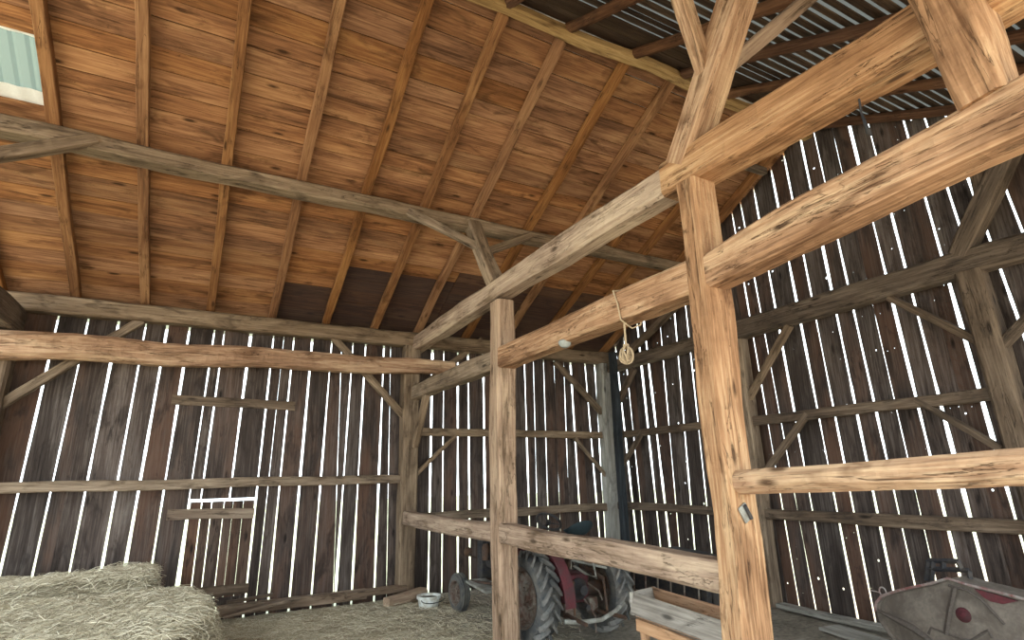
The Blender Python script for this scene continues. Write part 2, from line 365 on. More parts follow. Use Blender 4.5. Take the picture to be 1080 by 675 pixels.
for i, x in enumerate(raf_x):
    if x < 1.9: lab, g = 'round pole rafter of the metal slope out to the left', 'left end pole rafters'
    else:
        g = None
        lab = {8: 'first round pole rafter at the top edge of photo, beside ridge board', 9: 'second round pole rafter from the top edge, left of the leaning post', 10: 'third round pole rafter, meeting ridge board left of the leaning post',
               11: 'dark pole rafter passing just right of the leaning post', 12: 'dark pole rafter above the notched tan beam, under the metal sheets', 13: 'dark pole rafter behind the hanging cord', 14: 'end pole rafter against top of the gable boards'}[i]
    timber('pole_rafter', lab, 'rafter', V(x, 3.90, zroof(3.90)-.075), V(x+.05*math.sin(i), -.95, zroof(-.95)-.06), .12, .12, mat='pole', group=g, wob=.02, rnd=True, taper=(1, .85))
def slope_frame(side):   # local x along world X, y down-slope, z out of the roof
    s = 1 if side == 'left' else -1
    return s
def board_on_slope(mb, x0, x1, d0, d1, side, th, a, lift=0.0, tilt=.0, tar=None, nseg=None):
    """board lying on the slope: d = distance down-slope from the ridge; underside at the roof line"""
    s = 1 if side == 'left' else -1
    n = nseg or max(1, int((x1-x0)/.35)); vs = []
    for i in range(n+1):
        x = x0+(x1-x0)*i/n
        j0 = .004*noise.noise(V(x*2, d0*9, a*50)); j1 = .004*noise.noise(V(x*2, d1*9+3, a*50))
        for (d, z) in ((d0+j0, lift+tilt), (d1+j1, lift), (d1+j1, lift+th), (d0+j0, lift+tilt+th)):
            vs.append(V(x, 3.95+s*(d*math.cos(ang)+z*math.sin(ang)), ZR-d*math.sin(ang)+z*math.cos(ang)))
    fs = []
    for i in range(n):
        for k in range(4): fs.append((i*4+k, i*4+(k+1) % 4, i*4+4+(k+1) % 4, i*4+4+k))
    fs += [(3, 2, 1, 0), tuple(n*4+k for k in range(4))]
    mb.add(vs, fs, a)
    if tar is not None: tar += [None]*0
# plank slope
rr = random.Random(3)
mb = MB(); tar = []
Ltot = (8.95-3.95)/math.cos(ang); d = .02; row = 0
hole = (-2.6, -1.70, (5.57-3.95)/math.cos(ang), (6.05-3.95)/math.cos(ang))
while d < Ltot:
    w = rr.uniform(.19, .30); d1 = min(d+w, Ltot); x = -4.4; yy = 3.95+(d+w/2)*math.cos(ang)
    cuts = []; k = rr.randint(1, 4)
    while True:
        k += rr.randint(3, 6)
        if k >= len(raf_x): break
        cuts.append(raf_x[k])
    for thr in (.66, 1.42, 3.1):
        if yy > 7.3 and all(abs(c-thr) > .5 for c in cuts): cuts.append(thr)
    inhole = d1 > hole[2] and d < hole[3]
    if inhole: cuts = [c for c in cuts if c < hole[0]-.2 or c > hole[1]+.2]+[hole[0], hole[1]]
    cuts = sorted(cuts)+[6.93]
    for c in cuts:
        if not (inhole and x >= hole[0]-.01 and c <= hole[1]+.01):
            n0 = len(mb.v); a = rr.random()
            board_on_slope(mb, x+.003, c-.003, d+.006, d1-.006, 'left', .022, a, rr.uniform(0, .004), rr.uniform(.004, .016))
            xc = (x+c)/2
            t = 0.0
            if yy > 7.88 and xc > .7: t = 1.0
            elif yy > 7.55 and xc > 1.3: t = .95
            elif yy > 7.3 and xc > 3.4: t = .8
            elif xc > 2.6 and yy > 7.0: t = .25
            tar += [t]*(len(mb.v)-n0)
        x = c
    d = d1; row += 1
ce = mb.build('ceiling', M['roof']); tag(ce, kind='structure')
ta = ce.data.attributes.new('tar', 'FLOAT', 'POINT'); ta.data.foreach_set('value', tar)
# lath slope
mb = MB(); d = .03; i = 0
while d < 5.45:
    w = .26 if i in (0, 1) else rr.uniform(.07, .10)
    for (x0, x1) in ((-4.4, -2.4), (-2.4, 2.16), (2.16, 6.93)):
        board_on_slope(mb, x0+.003, x1-.003, d, d+w, 'right', .012, rr.random(), rr.uniform(0, .004))
    d += w+(.01 if i == 0 else rr.uniform(.04, .06)); i += 1
tag(mb.build('ceiling', M['lath']), kind='structure')
def mat_sheet(name, col, tcol, f):
    t = NT(name); tr = t.n('ShaderNodeBsdfTranslucent'); tr.inputs[0].default_value = lin(tcol)
    ms = t.n('ShaderNodeMixShader'); ms.inputs[0].default_value = f; t.b.inputs['Base Color'].default_value = lin(col); t.b.inputs['Roughness'].default_value = .5
    t.l(t.b.outputs[0], ms.inputs[1]); t.l(tr.outputs[0], ms.inputs[2]); t.l(ms.outputs[0], t.out.inputs[0]); return t.m
MSH = mat_sheet('translucent_roof_sheet', 'b9bdbd', '3c3e3d', .5)  # metal slope: translucency added to the sheet so lath gaps look brighter
# sheets over both slopes (corrugated down-slope)
for side, s in (('left', 1), ('right', -1)):
    mb = MB(); n = 11*24; vs = []; x0 = -4.5; dx = 11.55/n
    L = 5.75
    fs = []
    cols = []
    for i in range(n+1):
        x = x0+i*dx; z = .05+.008*math.sin(i*math.pi/2)
        for dd in ((-.02, hole[2]-.0, hole[3]+.0, L)):
            vs.append(V(x, 3.95+s*(dd*math.cos(ang)+z*math.sin(ang)), ZR-dd*math.sin(ang)+z*math.cos(ang)))
    for i in range(n):
        x = x0+(i+.5)*dx
        for k in range(3):
            if s == 1 and k == 1 and hole[0] < x < hole[1]+.03: continue
            fs.append((i*4+k, i*4+k+1, i*4+5+k, i*4+4+k))
    mb.add(vs, fs, 0, True); tag(mb.build('ceiling', M['metal'] if s == 1 else MSH), kind='structure')
MT = mat_sheet('translucent_panel', 'a9b8b2', '46524e', .5); mb = MB(); vs = []; fs = []; n = 40
for i in range(n+1):
    x = hole[0]-.15+(hole[1]-hole[0]+.3)*i/n; z = .065+(.018 if i % 4 == 0 else 0)
    for dd in (hole[2]-.12, hole[3]+.25): vs.append(V(x, 3.95+dd*math.cos(ang)+z*math.sin(ang), ZR-dd*math.sin(ang)+z*math.cos(ang)))
for i in range(n): fs.append((i*2, i*2+1, i*2+3, i*2+2))
mb.add(vs, fs); o = mb.build('window_1', MT); tag(o, kind='structure')
# gable side stub purlin
timber('lookout_beam', 'short dark beam end under the plank roof just below the gable peak', 'beam', V(5.7, 4.50, 5.80), V(6.6, 4.50, 5.80), .10, .10, (0, 1, 0), 'darkt')
# ---- left wall boards
T = .012
YB = 8.66; XBP = 6.88
def slits_left():
    L = [(45.4,405,21.5,509,2.5),(82,388,55.2,510,1.8),(115.7,388,91.4,511,2.8),(145,392,123.3,511,2),(168,393,147.2,511,3.2),(192.5,394,173.8,511,2.6),(219,397,201.8,511,1.6),(230,398,214,511,2),
     (258.5,400,244,511,2.6),(283.5,402,271.6,511,2.3),(294.5,403,283,511,.5),(305.7,402,295,511,1.9),(325.5,403,316,511,2.7),(346.6,404,338,511,1.6),(359,404,355.4,511,.4),(369.6,403,362,511,2.6),(383.5,404,377.5,511,1.9),
     (403.5,405,399.3,511,2),(411,430,409.6,511,.4),(436.2,470,435.3,513,2),(455.5,413,453.7,513,2.5),(468,400,467,513,1),(483,403,483,513,1.9),(494,400,495,513,1.7),(510,395,511.4,513,2.8),(526,395,528,513,1.6),
     (541,400,543,513,1.2),(553.5,390,557.4,513,1.1),(563,390,566,513,.5),(574,400,577,500,.4),(585,400,589,500,.3),(595,390,599,500,.3),(603.5,410,610,513,2),(618,395,626,490,1.2),(628,387,635.7,513,1.8)]
    out = []
    for (xa, ya_, xb, yb, w) in L:
        a, b = at(xa, ya_, 'Y', YB), at(xb, yb, 'Y', YB)
        k = (a.x-b.x)/(a.z-b.z); u0 = b.x-k*b.z*1.0
        k = max(-.05, min(.05, k)); u0 = b.x-k*b.z
        depth = Vector((b.x, b.y, b.z-H)).dot(fw); th = math.atan2(abs(b.x), b.y)
        out.append([u0, k, w*depth/F*.80/math.cos(th)+T*math.tan(th)])
    x = out[0][0]
    while x > -4.2: x -= random.uniform(.2, .34); out.insert(0, [x, random.uniform(-.01, .01), random.uniform(.006, .03)])
    out.append([6.72, 0, .01])
    return out
def slits_gable():
    L = [(651,385,668,540,1.2),(664,420,680,579,1),(676.7,389,697,582,1.6),(692,453,701.5,535,2.6),(700,386,717,582,.6),(715.5,380,733,585,1),(729.5,386,748,560,1),(748,380,770,560,.8),
     (776,372,796,500,.9),(794.7,358,844,646,1.5),(807,355,861,646,.9),(824,360,877,650,1.6),(845,345,905.5,658,2.2),(861,340,925,666,1.9),(882.6,334,942,623,3),(900.5,329,965,618,2.6),(921.6,328,968,530,.9),
     (942,322,993,530,3),(962.4,312,1019,530,3.6),(1001.5,300.7,1066,530,3.6),(1016,251,1090,480,3),(1055,284,1075,340,3),(1077,241,1112,330,3.2)]
    out = []
    for (xa, ya_, xb, yb, w) in L:
        a, b = at(xa, ya_, 'X', XBP), at(xb, yb, 'X', XBP)
        k = (a.y-b.y)/(a.z-b.z); zm = (a.z+b.z)/2; ym = (a.y+b.y)/2
        k = max(-.02, min(.10, k)); u0 = ym-k*zm
        depth = Vector((b.x, b.y, b.z-H)).dot(fw); th = math.atan2(abs(b.y), b.x)
        out.append([u0, k, w*depth/F*.80/math.cos(th)*.9+T*math.tan(th)])
    out.sort(key=lambda q: q[0]+q[1]*2.2)
    x = out[0][0]
    while x > -.5: x -= random.uniform(.2, .32); out.insert(0, [x, out[0][1]*.8, random.uniform(.01, .035)])
    return out
def wall(slits, umin, umax, topf, place, name, mat, cut=None, seed=0):
    r2 = random.Random(seed); mb = MB(); rows = 40
    edges = [[umin, 0, 0, 0]]
    for s in slits:
        if umin+.05 < s[0]+s[1]*2 < umax-.05: edges.append([*s, r2.random()*99])
    edges.append([umax, 0, 0, 0])
    full = []
    for i in range(len(edges)-1):
        full.append(edges[i]); gap = edges[i+1][0]-edges[i][0]
        if gap > .30:
            m = int(gap/.17)
            for q in range(1, m):
                t = q/m+r2.uniform(-.08, .08)
                full.append([edges[i][0]+(edges[i+1][0]-edges[i][0])*t, edges[i][1]+(edges[i+1][1]-edges[i][1])*t, -.004, r2.random()*99])
    full.append(edges[-1])
    def hw(e, z):
        if e[2] < .001: return e[2]/2
        n1 = noise.noise(V(z*.8, e[3], 0)); n2 = noise.noise(V(z*6, e[3], 5))
        v = e[2]*(1+.75*n1+.3*n2)
        if e[2] < .014: v = e[2]*(.9+1.1*n1+.5*n2)
        return max(.0006, v)/2
    for i in range(len(full)-1):
        a, b = full[i], full[i+1]; bid = r2.random(); off = r2.uniform(-.003, .003)
        def seg(z0, z1f):
            n = rows; vs = []
            for j in range(n+1):
                t = j/n
                zl, zr = z0+(z1f(a[0]+a[1]*5)-z0)*t, z0+(z1f(b[0]+b[1]*5)-z0)*t
                ul = a[0]+a[1]*zl+hw(a, zl); ur = b[0]+b[1]*zr-hw(b, zr)
                if ur < ul+.01: m = (ul+ur)/2; ul, ur = m-.005, m+.005
                for (u, z, q) in ((ul, zl, 0), (ur, zr, 0), (ur, zr, T), (ul, zl, T)): vs.append(place(u, z, q+off))
            fs = []
            for j in range(n):
                for k in range(4): fs.append((j*4+k, j*4+(k+1) % 4, j*4+4+(k+1) % 4, j*4+4+k))
            fs += [(3, 2, 1, 0), tuple(n*4+k for k in range(4))]
            mb.add(vs, fs, bid)
        zb = r2.uniform(-.12, -.08)
        c = (a[0]+b[0])/2+(a[1]+b[1])/2*1.0
        if cut and cut[0] < c < cut[1]:
            seg(zb, lambda u: cut[2]+0*u); seg(cut[3], topf)
        else: seg(zb, topf)
    o = mb.build(name, mat); tag(o, kind='structure'); return o
# hatch opening in the left wall
dA, dB = at(198, 527, 'Y', YB), at(270, 524, 'Y', YB); dz0 = at(255, 628, 'Y', YB).z
slL = slits_left()
near = lambda u: min(slL, key=lambda s: abs(s[0]+s[1]*1.2-u))
uA, uB = near(dA.x)[0]+near(dA.x)[1]*1.2, near(dB.x)[0]+near(dB.x)[1]*1.2
cut = (uA, uB, dz0, dA.z)
wall(slL, -4.4, 6.84, lambda u: 4.02, lambda u, z, q: V(u, YB+q, z), 'wall_left', M['wallb'], cut, 5)
wall(slits_gable(), -.6, 8.62, lambda u: zroof(u)+.02, lambda u, z, q: V(XBP+q, u, z), 'wall_right', M['wallg'], None, 9)
# door in the hatch
mb = MB(); nb = 6; ws = [random.uniform(.8, 1.2) for _ in range(nb)]; tot = sum(ws); u = uA+.02; W = uB-uA-.03
for i in range(nb):
    w = W*ws[i]/tot; top = cut[3]-.035
    hl = len(mb.v)
    gap = (.014, .010, .012, .004, .001, .006)[i]
    mb.box((u+w/2, YB+.018, (cut[2]-.1+top)/2), (w-gap, .018, top-cut[2]+.1), a=random.random()); u += w
dr = mb.build('door_1', M['door']); tag(dr, kind='structure')
def plank(name, label, cat, p0, p1, w, h, side, mat, parent=None, **kw):
    p0, p1 = Vector(p0), Vector(p1); o = beam_mesh((p1-p0).length, w, h, chamf=.08, wob=.006, **kw).build(name, M[mat], sharp=28); orient(o, p0, p1, side)
    if parent: o.parent = parent
    else: tag(o, label, cat)
    return o
a, b = at(176, 543, 'Y', YB-.03), at(267, 551, 'Y', YB-.03)
plank('batten', 'x', 'x', V(a.x, YB-.022, a.z), V(b.x, YB-.022, a.z-.03), .04, .13, (0, 1, 0), 'grey', dr)
a, b = at(190, 628, 'Y', YB-.03), at(262, 622, 'Y', YB-.03)
plank('batten', 'x', 'x', V(a.x, YB-.022, a.z), V(b.x, YB-.022, a.z), .035, .12, (0, 1, 0), 'darkt', dr)
a, b = at(181, 421, 'Y', YB-.03), at(312, 421, 'Y', YB-.03)
plank('nailed_board', 'dark short board nailed flat across the slits just under the heavy beam', 'board', V(a.x, YB-.016, a.z), V(b.x, YB-.016, a.z-.03), .03, .13, (0, 1, 0), 'darkt')
# ---- girts and braces of the left wall
YG = 8.52
def wb(label, xa, ya_, xb, yb, w=.09, h=.10, mat='mid', Y=YG-.02, name='wall_brace', cat='brace'):
    a, b = at(xa, ya_, 'Y', Y), at(xb, yb, 'Y', Y); timber(name, label, cat, a, b, w, h, (0, 1, 0), mat, wob=.008)
def gb(label, xa, ya_, xb, yb, w=.09, h=.10, mat='darkt', X=Xg-.05, name='wall_brace', cat='brace'):
    a, b = at(xa, ya_, 'X', X), at(xb, yb, 'X', X); timber(name, label, cat, a, b, w, h, (1, 0, 0), mat, wob=.008)
timber('wall_girt', 'long thin girt across left wall above the boarded hatch', 'rail', V(-2.1, YG, 1.655), V(2.77, YG, 1.665), .10, .125, (0, 1, 0), 'mid', wob=.014)
timber('wall_girt', 'upper girt on left wall between wall post and the corner, behind the middle post', 'rail', V(2.95, YG, 2.37), V(6.55, YG, 2.37), .10, .12, (0, 1, 0), 'mid')
timber('wall_girt', 'lower girt on left wall behind the tractor steering wheel', 'rail', V(2.95, YG, 1.10), V(6.55, YG, 1.10), .10, .13, (0, 1, 0), 'mid')
timber('wall_post', 'dark hewn post at the left edge of the photo on left wall', 'post', V(-2.22, YG-.03, 0), V(-2.22, YG-.03, 3.72), .24, .24, mat='darkt')
timber('tie_beam', 'dark beam end at left edge, coming off the plate above the heavy beam', 'beam', V(-2.22, 8.55, 3.60), V(-2.22, -.6, 3.62), .24, .30, mat='darkt')
timber('canted_post', 'leaning strut of the left frame propping the purlin beyond left edge', 'post', V(-2.22, 5.62, 3.75), V(-2.22, 6.30, 4.90), .19, .17, mat='mid')
timber('inner_post', 'inner post of the left frame beyond the left edge', 'post', V(-2.22, 5.50, 0), V(-2.22, 5.50, 3.5), .22, .24, mat='hewn2')
wb('long brace at left edge rising from the dark post up to the plate', -6, 431, 150, 338, .09, .11, 'mid')
wb('brace from plate down right into the wall post, behind the heavy beam', 352, 356, 432, 447, .09, .10, 'mid')
wb('short brace from plate down left into the wall post, behind the cross beams', 508, 358, 440, 412, .09, .10, 'mid')
timber('wall_brace', 'steep tan brace from lower cross beam down to the wall post', 'brace', V(Xb-.02, 7.9, 2.93), V(Xb-.02, 8.42, 2.15), .09, .12, mat='mid')
wb('thin brace under the upper girt right of the wall post', 483, 457, 436, 503, .06, .06, 'mid')
wb('brace from plate down right to the corner post', 585, 382, 648, 449, .09, .10, 'mid')
wb('thin brace under upper girt next to the corner post', 606, 462, 640, 503, .06, .06, 'mid')
# ---- gable timbers
XG = Xg-.03
timber('corner_post', 'pale grey weathered post in the far corner', 'post', V(6.62, 8.50, 0), V(6.62, 8.50, 3.72), .24, .24, mat='pale')
a, b = at(646, 372, 'X', 6.55), at(664, 580, 'X', 6.55)
timber('corner_pole', 'narrow dark slate coloured post leaning in the far corner', 'post', V(6.52, b.y+.06, 0), a, .12, .13, mat='slate', wob=.008)
timber('gable_post', 'brown post on the gable wall just right of the big post', 'post', V(XG, 5.38, 0), V(XG, 5.38, 3.6), .20, .20, mat='mid')
timber('gable_post', 'dark hewn gable post near the right edge, with braces either side', 'post', V(XG, 2.36, 0), V(XG, 2.46, 3.6), .22, .22, mat='darkt')
timber('gable_post', 'gable wall post beyond the right edge', 'post', V(XG, -.5, 0), V(XG, -.5, 3.6), .20, .20, mat='darkt')
timber('gable_tie', 'heavy dark tie beam across the gable wall right of the big post', 'beam', V(XG, 5.60, 3.66), V(XG, -.6, 3.70), .20, .27, mat='darkt', wob=.015, bow=(0, .02))
timber('gable_tie', 'dark tie beam from far corner to behind the big post, below the rope', 'beam', V(XG, 8.35, 3.64), V(XG, 5.55, 3.66), .18, .21, mat='darkt')
timber('gable_girt', 'middle girt on gable wall between its two posts', 'rail', V(XG, 5.28, 2.35), V(XG, 2.50, 2.37), .10, .12, mat='darkt')
timber('gable_girt', 'low girt on gable wall passing above the old red machine', 'rail', V(XG, 5.28, 1.13), V(XG, -.5, 1.16), .10, .13, mat='darkt')
timber('gable_girt', 'upper girt on gable wall between far corner and big post', 'rail', V(XG, 8.35, 2.36), V(XG, 5.48, 2.37), .10, .12, mat='darkt')
timber('gable_girt', 'lower girt on gable wall between far corner and big post', 'rail', V(XG, 8.35, 1.13), V(XG, 5.48, 1.13), .10, .12, mat='darkt')
timber('gable_girt', 'girt stub right of the dark gable post at the right edge', 'rail', V(XG, 2.26, 2.30), V(XG, -.4, 2.30), .10, .12, mat='darkt')
gb('short brace under the tie beam at the far corner', 669, 389, 652, 424)
gb('short brace under the upper girt at the far corner', 678, 455, 657, 490, .07, .07)
gb('long dim brace rising right from the corner towards the purlin, behind the rope', 655, 379, 727, 310, .10, .12)
gb('brace from heavy gable tie down left to the brown gable post', 833, 343, 790, 420, .09, .09, 'mid')
gb('brace from middle girt down left, right of the big post', 852, 436, 808, 497, .08, .08)
gb('thin brace from heavy gable tie down right to the dark gable post', 938, 314, 1038, 364, .08, .08)
gb('thin brace from middle girt down right, ending at the pale rail', 966, 421, 1056, 474, .06, .07)
gb('brace at the right edge rising from the dark gable post', 1056, 366, 1100, 318, .09, .09)
timber('canted_post', 'dark leaning strut on the heavy gable tie near the right edge', 'post', V(XG, 2.52, 3.80), V(XG, 1.76, 4.92), .19, .18, mat='darkt')
timber('canted_post', 'dark leaning strut on the gable tie hidden mostly behind the big post', 'post', V(XG, 5.5, 3.78), V(XG, 6.28, 4.88), .17, .16, mat='darkt')
gb('stub brace above the dark leaning strut at the right edge', 1038, 212, 1027, 168, .09, .12)
# ---- near and left ends: unseen, boards left off to let daylight in
def rough_wall(name, u0, u1, topf, place, mat, seed):
    r3 = random.Random(seed); s = []; x = u0
    while x < u1: x += r3.uniform(.2, .34); s.append([x, r3.uniform(-.01, .01), r3.uniform(.004, .02)])
    wall(s, u0, u1, topf, place, name, mat, None, seed)
timber('wall_plate', 'plate beam along the near wall under the metal slope', 'beam', V(-4.4, -.60, 3.93), V(6.8, -.60, 3.93), .20, .20, (0, 1, 0), 'mid')
# ---- ground
mb = MB(); n = 90; vs = []
X0, X1, Y0, Y1 = -4.5, 6.87, -.7, 8.65
for j in range(n+1):
    for i in range(n+1):
        x, y = X0+(X1-X0)*i/n, Y0+(Y1-Y0)*j/n
        z = .03*noise.noise(V(x*.9, y*.9, 0))+.012*noise.noise(V(x*5, y*5, 3))-.015
        vs.append(V(x, y, z))
fs = [(j*(n+1)+i, j*(n+1)+i+1, (j+1)*(n+1)+i+1, (j+1)*(n+1)+i) for j in range(n) for i in range(n)]
mb.add(vs, fs, 0, True); tag(mb.build('floor', mat_floor()), kind='structure')
mb = MB(); mb.box((0, 4, -.26), (90, 90, .3)); tag(mb.build('ground', mat_grass()), kind='structure')
# sill and debris at the foot of the left wall
a, b = at(236, 652, 'Y', 8.5), at(372, 633, 'Y', 8.5)
timber('sill_beam', 'weathered sill timber along foot of the left wall right of the hay', 'beam', V(.35, 8.45, .13), V(2.2, 8.45, .14), .12, .12, (0, 1, 0), 'grey')
timber('sill_beam', 'grey sill plank along foot of left wall ending at the wall post', 'beam', V(1.9, 8.38, .16), V(2.75, 8.42, .17), .20, .07, (0, 1, 0), 'grey')
timber('loose_plank', 'loose grey plank lying against the wall foot beside the hay', 'board', V(.42, 8.25, .10), V(1.3, 8.32, .20), .16, .03, (0, 1, 0), 'grey')
timber('loose_plank', 'broken plank end leaning on the sill below the boarded hatch', 'board', V(.45, 8.34, .24), V(.98, 8.36, .27), .10, .03, (0, 1, 0), 'darkt')
timber('wood_block', 'short tan log lying on the floor beside the white bucket', 'log', at(407, 636, 'Z', .07), at(446, 626, 'Z', .08), .16, .14, (0, 1, 0), 'hewn2', chamf=.2, taper=(.8, 1.1))
timber('floor_sill', 'pale board lying along foot of the gable wall near the machine', 'board', V(6.6, 5.2, .05), V(6.55, 3.2, .05), .16, .05, mat='pale')
timber('floor_sill', 'second pale board on the floor in front of gable wall near the machine', 'board', V(6.2, 4.3, .03), V(6.0, 3.3, .03), .28, .03, mat='pale')
# ---- straw
def strand(mb, p, d, up, L, w, a, curl):
    d = d.normalized(); s = d.cross(up).normalized(); n = 3; vs = []
    for i in range(n):
        t = i/(n-1); c = p+d*(L*(t-.5))+up*(curl*(1-4*(t-.5)**2)); k = w*(1-.5*t)
        vs += [c+s*k, c-s*k, c+up*k]
    fs = []
    for i in range(n-1):
        for k in range(3): fs.append((i*3+k, i*3+(k+1) % 3, i*3+3+(k+1) % 3, i*3+3+k))
    mb.add(vs, fs, a)
def hay_h(x, y):
    def sm(t): t = max(0, min(1, t)); return t*t*(3-2*t)
    h1 = .74*sm((-.20-x)/.16)*sm((8.5-y)/.3)*sm((y-6.9)/.5)
    h1 *= 1-.06*sm((-.6-x)/1.6)
    h2 = (.62)*sm((.33-x+.10*math.sin(y*2.3))/.28)*sm((7.6-y)/.45)*sm((y-3.6)/1.0)
    h = max(h1, h2)
    if h > .01: h += .035*noise.noise(V(x*2.3, y*2.3, 1))+.02*noise.noise(V(x*8, y*8, 2))
    return h
r4 = random.Random(11)
mb = MB(); n = 130; vs = []; hx0, hx1, hy0, hy1 = -4.4, .45, 3.4, 8.55
for j in range(n+1):
    for i in range(n+1):
        x, y = hx0+(hx1-hx0)*i/n, hy0+(hy1-hy0)*j/n; vs.append(V(x, y, hay_h(x, y)-.02))
fs = [(j*(n+1)+i, j*(n+1)+i+1, (j+1)*(n+1)+i+1, (j+1)*(n+1)+i) for j in range(n) for i in range(n)]
mb.add(vs, fs, 0, True); hay = mb.build('hay_pile', mat_hay(), sharp=80); tag(hay, 'flat-topped heap of dry hay against left wall in the lower left corner', 'hay', kind='stuff')
MS = mat_straw('straw_strands', '857a64', 'c2b69b', 'efe6d0')
mb = MB()
for _ in range(19000):
    x, y = r4.uniform(-2.6, .5), r4.uniform(5.0, 8.5)
    h = hay_h(x, y)
    if h < .05: continue
    e = .03; gx = (hay_h(x+e, y)-hay_h(x-e, y))/(2*e); gy = (hay_h(x, y+e)-hay_h(x, y-e))/(2*e)
    nrm = V(-gx, -gy, 1).normalized()
    a = r4.gauss(.3, .7); d = V(math.cos(a), math.sin(a), r4.gauss(0, .22)); d = d-nrm*d.dot(nrm)*.8
    strand(mb, V(x, y, h)+nrm*r4.uniform(-.005, .025), d, nrm, r4.uniform(.08, .28), r4.uniform(.0022, .005), r4.random(), r4.uniform(0, .04))
o = mb.build('hay_strands', MS, hay); o['kind'] = 'stuff'
mb = MB()
for _ in range(11000):
    x, y = r4.uniform(.2, 4.4), r4.uniform(5.2, 8.35)
    dens = 1 if x < 2.7 else max(0, 1-(x-2.7)/1.2)
    if r4.random() > dens: continue
    a = r4.uniform(0, 3.15); d = V(math.cos(a), math.sin(a), r4.gauss(0, .12))
    strand(mb, V(x, y, .012+.03*max(0, noise.noise(V(x*1.5, y*1.5, 7)))+r4.uniform(0, .02)), d, V(0, 0, 1), r4.uniform(.06, .24), r4.uniform(.0015, .003), r4.random(), r4.uniform(0, .025))
tag(mb.build('loose_hay', MS), 'loose hay strewn over the floor round the bucket and middle post', 'hay', kind='stuff')
# ---- bucket
bc = at(452, 641, 'Z', .0); bk = empty('bucket', V(bc.x, bc.y, 0), 'low white plastic bucket on the hay strewn floor left of tractor', 'bucket')
mb = MB(); R = .145
mb.lathe([(0, .0), (R*.82, .0), (R*.86, .01), (R, .12), (R*1.12, .12), (R*1.12, .155), (R*.98, .155), (R*.95, .14), (R*.80, .02), (0, .02)], (0, 0, 0), n=28); mb.build('tub', M['white'], bk)
mb = MB(); mb.lathe([(0, .125), (R*.9, .125), (R*.9, .09)], (0, 0, 0), n=20); mb.build('contents', M['soil'], bk)
mb = MB(); mb.tube([V(R*1.1*math.cos(t), -R*1.1, .13-.05*math.sin(t*1)*1) for t in [i*math.pi/10 for i in range(11)]], .006, 6); mb.build('handle', M['iron'], bk)
# ---- tractor
tr = empty('tractor', V(3.79, 5.60, 0), 'old vintage farm tractor with red fender and lugged rear tyres behind the low rail', 'tractor', None, math.radians(2))
tr.location = V(3.70, 5.60, 0)
def part(mb, name, mat, parent=None, label=None):
    o = mb.build(name, M[mat], parent or tr)
    if label: o['label'] = label
    return o
XA = Vector((1, 0, 0))
def wheel(name, cx, cy, r, w, rear, face):
    cen = V(cx, cy, r); mb = MB()
    mb.lathe([(r*.60, -w*.42), (r*.74, -w*.5), (r*.87, -w*.47), (r*.905, -w*.28), (r*.91, 0), (r*.905, w*.28), (r*.87, w*.47), (r*.74, w*.5), (r*.60, w*.42), (r*.60, -w*.42)], cen, XA, 48)
    ty = part(mb, name, 'rubber')
    if rear:
        n = 20; lg = MB()
        for i in range(n):
            for sgn in (-1, 1):
                t0 = (i+(.5 if sgn > 0 else 0))*2*math.pi/n; pts = []
                for q in range(4):
                    u = q/3; tt = t0+u*.30; hx = sgn*w*(.03+.45*u)
                    rr_ = r*(.99-(.04 if q == 3 else 0)); pts.append((tt, hx, rr_))
                vs = []
                for (tt, hx, rr_) in pts:
                    for (dt, rd) in ((-.05, r*.86), (.05, r*.86), (.036, rr_+.006), (-.036, rr_+.006)):
                        vs.append(cen+V(hx, math.cos(tt+dt)*rd*1.0, math.sin(tt+dt)*rd*1.0))
                fs = []
                for q in range(3):
                    for k in range(4): fs.append((q*4+k, q*4+(k+1) % 4, q*4+4+(k+1) % 4, q*4+4+k))
                fs += [(3, 2, 1, 0), (12, 13, 14, 15)]
                lg.add(vs, fs)
        lg.build('tread_lugs', M['lug'], ty)
    else:
        lg = MB()
        for h in (-.25, 0, .25): lg.lathe([(r*.90, w*h-w*.07), (r, w*h-w*.05), (r, w*h+w*.05), (r*.90, w*h+w*.07)], cen, XA, 40)
        lg.build('tread_ribs', M['rubber'], ty)
    mb = MB(); f = face*w
    mb.lathe([(r*.645, f*.46), (r*.66, f*.50), (r*.62, f*.46), (r*.57, f*.32), (r*.55, f*.05), (r*.50, f*.0), (r*.30, f*.06), (r*.26, f*.16), (r*.13, f*.18), (r*.12, f*.34), (0, f*.36)], cen, XA, 40)
    mb.lathe([(r*.645, -f*.46), (r*.66, -f*.50), (r*.62, -f*.46), (r*.57, -f*.32), (r*.55, f*.05)], cen, XA, 40)
    for k in range(6):
        t = k*math.pi/3; c = cen+V(f*.17, math.cos(t)*r*.2, math.sin(t)*r*.2); mb.lathe([(0, f*.10), (r*.03, f*.10), (r*.03, 0)], c, XA, 6)
    mb.build('rim', M['rim'], ty)
    return ty
wheel('rear_tyre', -.50, 0, .455, .24, True, -1)
wheel('rear_tyre', .45, 0, .455, .24, True, 1)
w1 = wheel('front_tyre', -.52, 1.72, .235, .13, False, -1)
w2 = wheel('front_tyre', .30, 1.74, .235, .13, False, 1)
